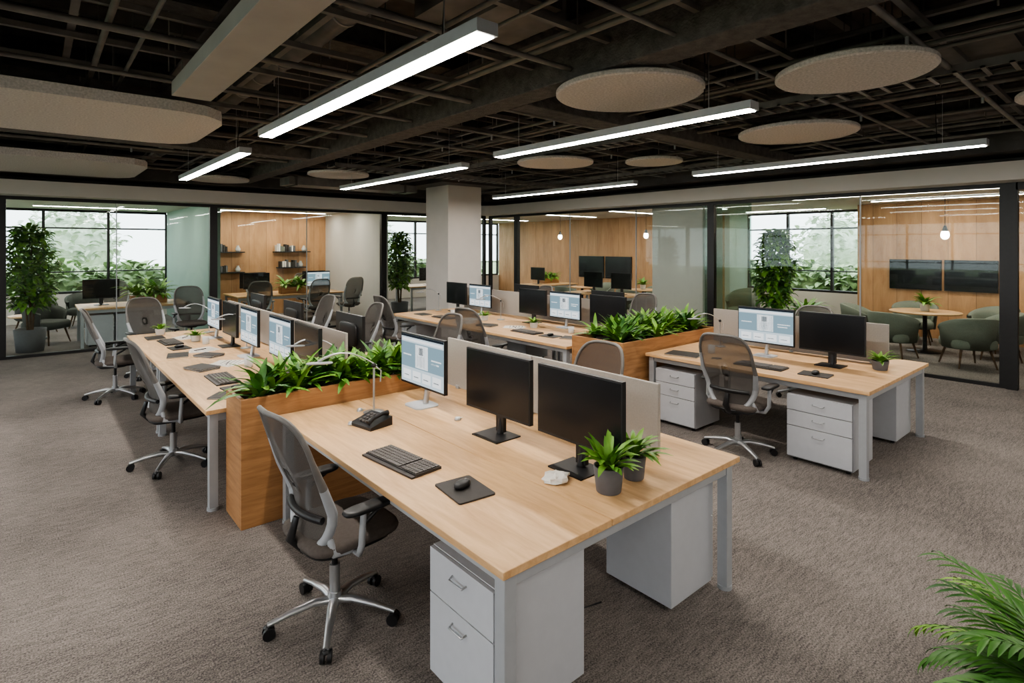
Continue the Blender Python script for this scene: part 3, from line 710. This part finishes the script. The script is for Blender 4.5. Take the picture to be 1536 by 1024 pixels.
for (x,y,a) in [(2.3,12.1,-90),(3.9,13.4,80),(5.2,13.4,95),(6.1,13.5,100),(4.6,15.9,-90),(5.9,15.9,-90),(9.0,13.6,90),(1.4,15.1,-90)]: place('office_chair',cm,(x,y,0),math.radians(a))
for (x,y,a,l) in [(4.2,14.6,-pi/2,0),(5.75,14.6,-pi/2,1),(4.2,14.95,pi/2,0),(5.75,14.95,pi/2,0),(1.05,14.0,-pi/2,0),(11.9,12.7,pi,0),(9.2,14.7,-pi/2,0),(10.95,8.7,pi,0),(10.95,9.6,pi,0)]: place('computer_monitor',ml if l else md,(x,y,.75),a)
def fern(x,y,z,L=.5,n=46,R=.14):
    mb=MB(); mb.box(-.32,.32,-.13,.13,0,.16,'oakx'); 
    for k in (-1,0,1): mb.rosette(k*.2,0,.14,n//2,L,.035,'leaf',.3,1.4,1.5)
    mb.build('fern_planter',(x,y,z))
fern(1.85,13.95,.75,.5,60); fern(4.98,14.3,.75,.4,50); fern(12.6,12.9,.75,.35); fern(15.0,6.0,.0,.7,60)
def shelf(x,y,z,w=1.0):
    mb=MB(); mb.box(-w/2,w/2,-.25,0,0,.03,'black')
    for k in range(9):
        h=random.uniform(.12,.22); q=-w/2+.05+k*.06; mb.box(q,q+.045,-.2,-.03,.03,.03+h,random.choice(['nb','paper','pot','chairg']))
    mb.lathe([(.001,.03),(.05,.03),(.07,.1),(.03,.18),(.035,.2)],(w/2-.15,-.12,0),'potw',16)
    mb.build('wall_shelf_with_books',(x,y,z))
shelf(3.9,16.6,1.75); shelf(3.9,16.6,1.2); shelf(5.7,16.6,1.75); shelf(5.7,16.6,1.3,.8)
def tv(x,y,z,w,h):
    mb=MB(); mb.box(-.05,-.01,-w/2,w/2,-h/2,h/2,'blackp'); mb.box(-.052,-.05,-w/2+.012,w/2-.012,-h/2+.015,h/2-.012,'scr'); mb.box(-.01,0,-.2,.2,-.15,.15,'steel'); mb.build('wall_television',(x,y,z),0,.003)
tv(14.4,3.51,1.33,.93,.64); tv(14.4,2.57,1.33,.86,.64); tv(15.0,13.2,1.2,1.15,.75); tv(15,12.0,1.2,1.1,.75)
def bulb(x,y,z,top=2.88):
    mb=MB(); mb.tube([(0,0,.14),(0,0,top-z)],.005,'black',6); mb.lathe([(.001,.19),(.02,.19),(.03,.15),(.045,.10),(.05,.085)],(0,0,0),'black',20)
    mb.lathe([(.048,.088),(.062,.05),(.066,.01),(.055,-.03),(.03,-.055),(.001,-.062)],(0,0,0),'glow',24); mb.build('pendant_lamp',(x,y,z))
bulb(12.5,2.6,2.12); bulb(12.8,9.3,2.2); bulb(13.1,9.0,2.2); bulb(12.7,12.5,2.2)
sbox('sideboard',14.0,14.38,.6,1.7,0,.75,'oak',.005)

# ------------------------------------------------------------------ world & camera
w=bpy.data.worlds.new('sky'); bpy.context.scene.world=w; w.use_nodes=True
nt=w.node_tree; bg=nt.nodes['Background']; bg.inputs['Color'].default_value=(.90,.95,1,1); bg.inputs['Strength'].default_value=4.5
bpy.context.scene.view_settings.look='AgX - Medium High Contrast'
cam=bpy.data.cameras.new('camera'); co=bpy.data.objects.new('camera',cam); bpy.context.collection.objects.link(co)
co.location=(0,0,1.95); co.rotation_euler=(pi/2,0,-math.asin(.650)); cam.lens=19.69; cam.sensor_width=36; cam.shift_y=-.09375; cam.clip_start=.05; cam.clip_end=200
bpy.context.scene.camera=co
